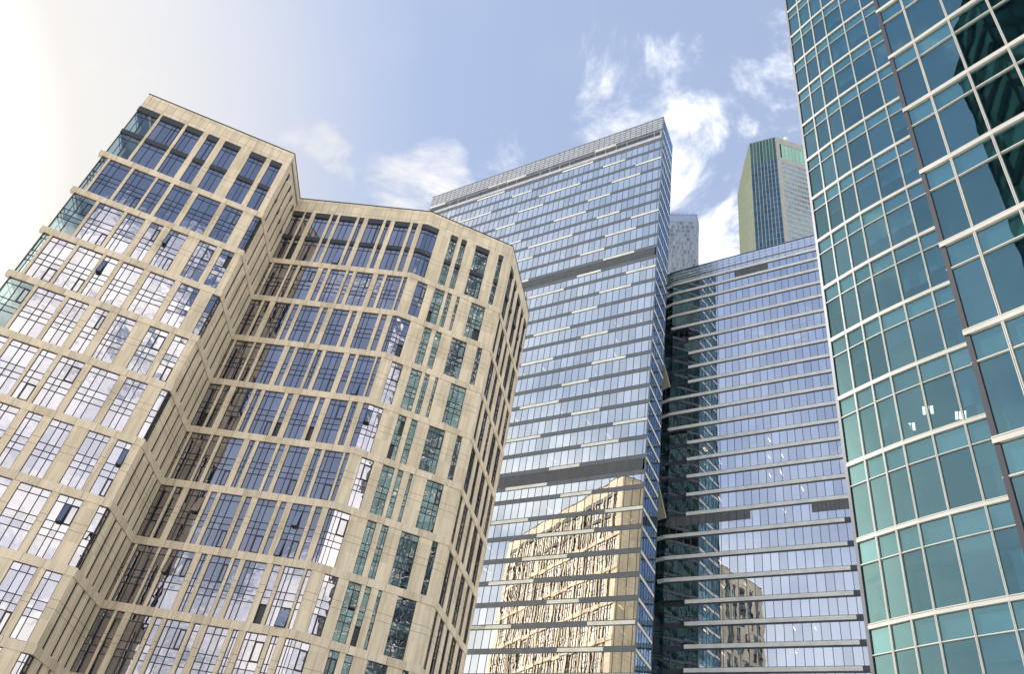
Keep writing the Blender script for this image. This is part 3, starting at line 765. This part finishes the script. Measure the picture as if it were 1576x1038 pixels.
rest, rbl = MB(), MB()
nblind = 0
for q, (vis, nm, k, j, F, z0, z1) in enumerate(cells):
    mb = MB() if q in ind else rest
    zt = ZL[j+1]-1.25
    mb.fquad(F, .0, F.len, z0, zt-.03, -.03, 'tealglass', .003)
    mb.fquad(F, .0, F.len, zt+.03, z1, -.03, 'tealspandrel', .003)
    o = mb.build('window', teal) if q in ind else None
    # roller blinds pulled down by different lengths
    p_bl = .42 if (nm == 'main' and j < 9) else (.34 if nm == 'main' else .10)
    if random.random() < p_bl:
        drop = random.choice((.2, .25, .35, .5, .7)); h = (zt-z0)
        bm = MB() if o else rbl
        bm.fbox(F, .07, F.len-.07, zt-h*drop, zt-.05, -.30, -.285, 'blind')
        if o: bm.build('blind', o)
rest.v and setattr(rest.build('window', teal), 'name', 'window')
for ob in list(teal.children):
    if ob.name.startswith('window') and len(ob.data.polygons) > 2: ob['kind'] = 'stuff'; restwin = ob
if rbl.v: rbl.build('blind', restwin)
for j, z in enumerate(ZL):
    lbs = {'main': MB(), 'bay': MB(), 'ret': MB()}
    for nm, k, F in segs:
        lb = lbs[nm if nm in ('bay', 'ret') else 'main']
        e0 = -.15 if (k == 0 and nm == 'bay') else 0.0
        dz = .003*(k % 2)+(.0015 if nm == 'bay' else 0)
        lb.fbox(F, e0, F.len+.01, z-.11-dz, z+.06-dz, -.12, .075, 'white_metal')
        lb.fbox(F, e0, F.len+.01, z+.06-dz, z+.09-dz, -.12, .02, 'seal')
        lb.fbox(F, e0, F.len+.01, z+.09-dz, z+.135-dz, -.12, .06, 'white_metal')
    for lb in lbs.values(): lb.build('ledge', teal)
    if j < len(ZL)-1:
        tbs = {'main': MB(), 'bay': MB(), 'ret': MB()}; zt = ZL[j+1]-1.25
        for nm, k, F in segs:
            tb = tbs[nm if nm in ('bay', 'ret') else 'main']
            e0 = -.15 if (k == 0 and nm == 'bay') else 0.0
            tb.fbox(F, e0, F.len+.01, zt-.022, zt+.022, -.1, .05-.002*(k % 2), 'white_metal')
        for tb in tbs.values(): tb.build('transom', teal)
for nm, pl in (('main', MAINP), ('bay', BAYP), ('end', ENDP[:-1]), ('ret', split_line([(22.3, 25.9), BAYP[0]], 1.5)[:-1])):
    for k, p in enumerate(pl):
        F = [f for n_, kk, f in segs if n_ == nm and kk == min(k, len(pl)-2)][0]
        u = 0 if k < len(pl)-1 else F.len
        if nm in ('main', 'bay') and k == 0: continue
        mm = MB(); mm.fbox(F, u-.04, u-.009, ZL[0], RTOP, -.1, .068, 'white_metal'); mm.fbox(F, u-.009, u+.009, ZL[0], RTOP, -.1, .04, 'seal'); mm.fbox(F, u+.009, u+.04, ZL[0], RTOP, -.1, .068, 'white_metal')
        mm.build('mullion', teal)
e = MB(); F = segs[0][2]; e.fbox(F, -.16, .02, -1.7, RTOP, -.2, .06, 'grey_trim'); e.build('edge_trim', teal)
FBy = [f for n_, kk, f in segs if n_ == 'bay' and kk == 0][0]
e = MB(); e.fbox(FBy, -.13, .03, -1.7, RTOP, -.5, .05, 'trim'); e.build('edge_trim', teal)
# return wall of the bay and closing rear wall
FRt = Facade((22.3, 25.9), BAYP[0]); rw = MB(); rw.fbox(FRt, FRt.len-1.55, FRt.len-.5, -1.7, RTOP, -.2, -.02, 'grey_trim')
BK = [(31.5, 41.4), (46, 30), (38, 4), (20.44, 9.57)]
for k in range(3):
    Fx = Facade(BK[k+1], BK[k]) ; rw.fbox(Fx, 0, Fx.len, -1.7, RTOP, 0, .3, 'tealspandrel')
rw.build('rear_wall', teal)
poly = [(p[0]+.35, p[1]+.2) for p in BAYP[::-1]]+[(22.8, 26.2)]+[(p[0]+.40, p[1]+.22) for p in MAINP[::-1][2:]]+[(20.3, 35.6), (22.6, 37.8), (25.7, 39.6), (31.3, 40.8)]+[(45, 30), (37.5, 5)]
for j, z in enumerate(ZL):
    sl = MB(); sl.prism(poly, z-1.22 if j else z-.2, z+.1, 'ceiling'); sl.build('floor_slab', teal)
# inner partition set back from the glass, with round columns in front of it
pw = MB()
inner = [(24.9, 38.2), (23.6, 34.9), (25.6, 31.2), (28.2, 27.8), (22.0, 19.8), (26.2, 12.0)]
for k in range(len(inner)-1):
    Fx = Facade(inner[k], inner[k+1]); pw.fbox(Fx, 0, Fx.len, -1.7, ZL[-1], -.2, 0, 'concrete')
pw.build('partition_wall', teal)
for x, y in ((17.75, 17.7), (21.3, 12.0), (21.4, 33.2), (23.6, 29.2)):
    cm = MB(); cm.cyl(x, y, .52, -1.7, ZL[-1], 'column', 28); cm.build('column', teal)
# lit fluorescent fittings in one storey, one pendant disc, a white board behind one pane
zc_ = ZL[6]-1.25
for az, t in ((33.44, .649), (34.78, .672), (36.47, .670), (37.06, .654), (38.5, .683), (30.28, .622)):
    pass
zc_ = 4.19*2+18.5-1.24
def ceiling_fit(az, t, zc, key, w=.55, l=.85):
    D_ = zc/t; x, y = D_*math.sin(R(az)), D_*math.cos(R(az)); mb = MB()
    c, s = math.cos(R(58)), math.sin(R(58))
    P = [(x+c*a-s*b, y+s*a+c*b) for a, b in ((-l/2, -w/2), (l/2, -w/2), (l/2, w/2), (-l/2, w/2))]
    mb.prism(P, zc-.09, zc-.02, 'white_metal')
    for q in range(3):
        f0, f1 = -w/2+w*(q+.15)/3, -w/2+w*(q+.85)/3
        mb.prism([(x+c*a-s*b, y+s*a+c*b) for a, b in ((-l/2+.06, f0), (l/2-.06, f0), (l/2-.06, f1), (-l/2+.06, f1))], zc-.105, zc-.092, key)
    return mb.build('ceiling_light', teal)
for az, t in ((33.44, .649), (34.9, .672), (37.0, .657), (38.4, .683)): ceiling_fit(az, t, zc_+.0, 'tube_light')
dz_ = ZL[12]-1.24
dm = MB(); D_ = 48.2/1.251; dm.cyl(D_*math.sin(R(33.8))+.9, D_*math.cos(R(33.8))+1.3, .55, ZL[11]-1.6, ZL[11]-1.5, 'column', 28); dm.build('pendant_lamp', teal)
Fm5 = [f for n_, kk, f in segs if n_ == 'main' and kk == 5][0]
pb = MB(); pb.fbox(Fm5, .42, 1.35, ZL[3]+.35, ZL[3]+2.0, -.22, -.20, 'blind'); pb.build('white_board', teal)
rf = MB(); rf.prism([(p[0], p[1]) for p in poly], RTOP-.6, RTOP-.3, 'roofing'); rf.build('roof', teal)

# ================================================================== dark block behind the eye, mirrored in the teal bay
dk = thing('dark_glass_block', -17, -10, 'dark glass office block, seen only mirrored in the upper panes of the teal bay', 'building')
DP = [(-11.5, 2.2), (-23.0, 3.2), (-25.0, -24.0), (-12.5, -24.0)]
wl, wb, sb = MB(), MB(), MB()
for k in range(4):
    Fx = Facade(DP[(k+1) % 4], DP[k])
    for q in range(25):
        z0 = -1.7+3.5*q
        sb.fbox(Fx, 0, Fx.len, z0, z0+.9, -.2, .05-.004*(k % 2), 'matt_black')
        u = 0
        while u < Fx.len-.05: wb.fquad(Fx, u, min(u+1.5, Fx.len), z0+.9, z0+3.5, 0, 'darkgreen', .003); u += 1.5
    for q in range(int(Fx.len/3)): wl.fbox(Fx, q*3, q*3+.2, -1.7, 86, -.2, .12, 'matt_black')
    sb.fbox(Fx, 0, Fx.len, 85.8, 87.2, -.3, .1, 'matt_black')
wb.build('window_bands', dk); sb.build('spandrel_bands', dk); wl.build('fins', dk)
rr = MB(); rr.prism([(-12, 1.7), (-22.6, 2.7), (-24.5, -23.5), (-13, -23.5)], 85.5, 85.9, 'roofing'); rr.build('roof', dk)
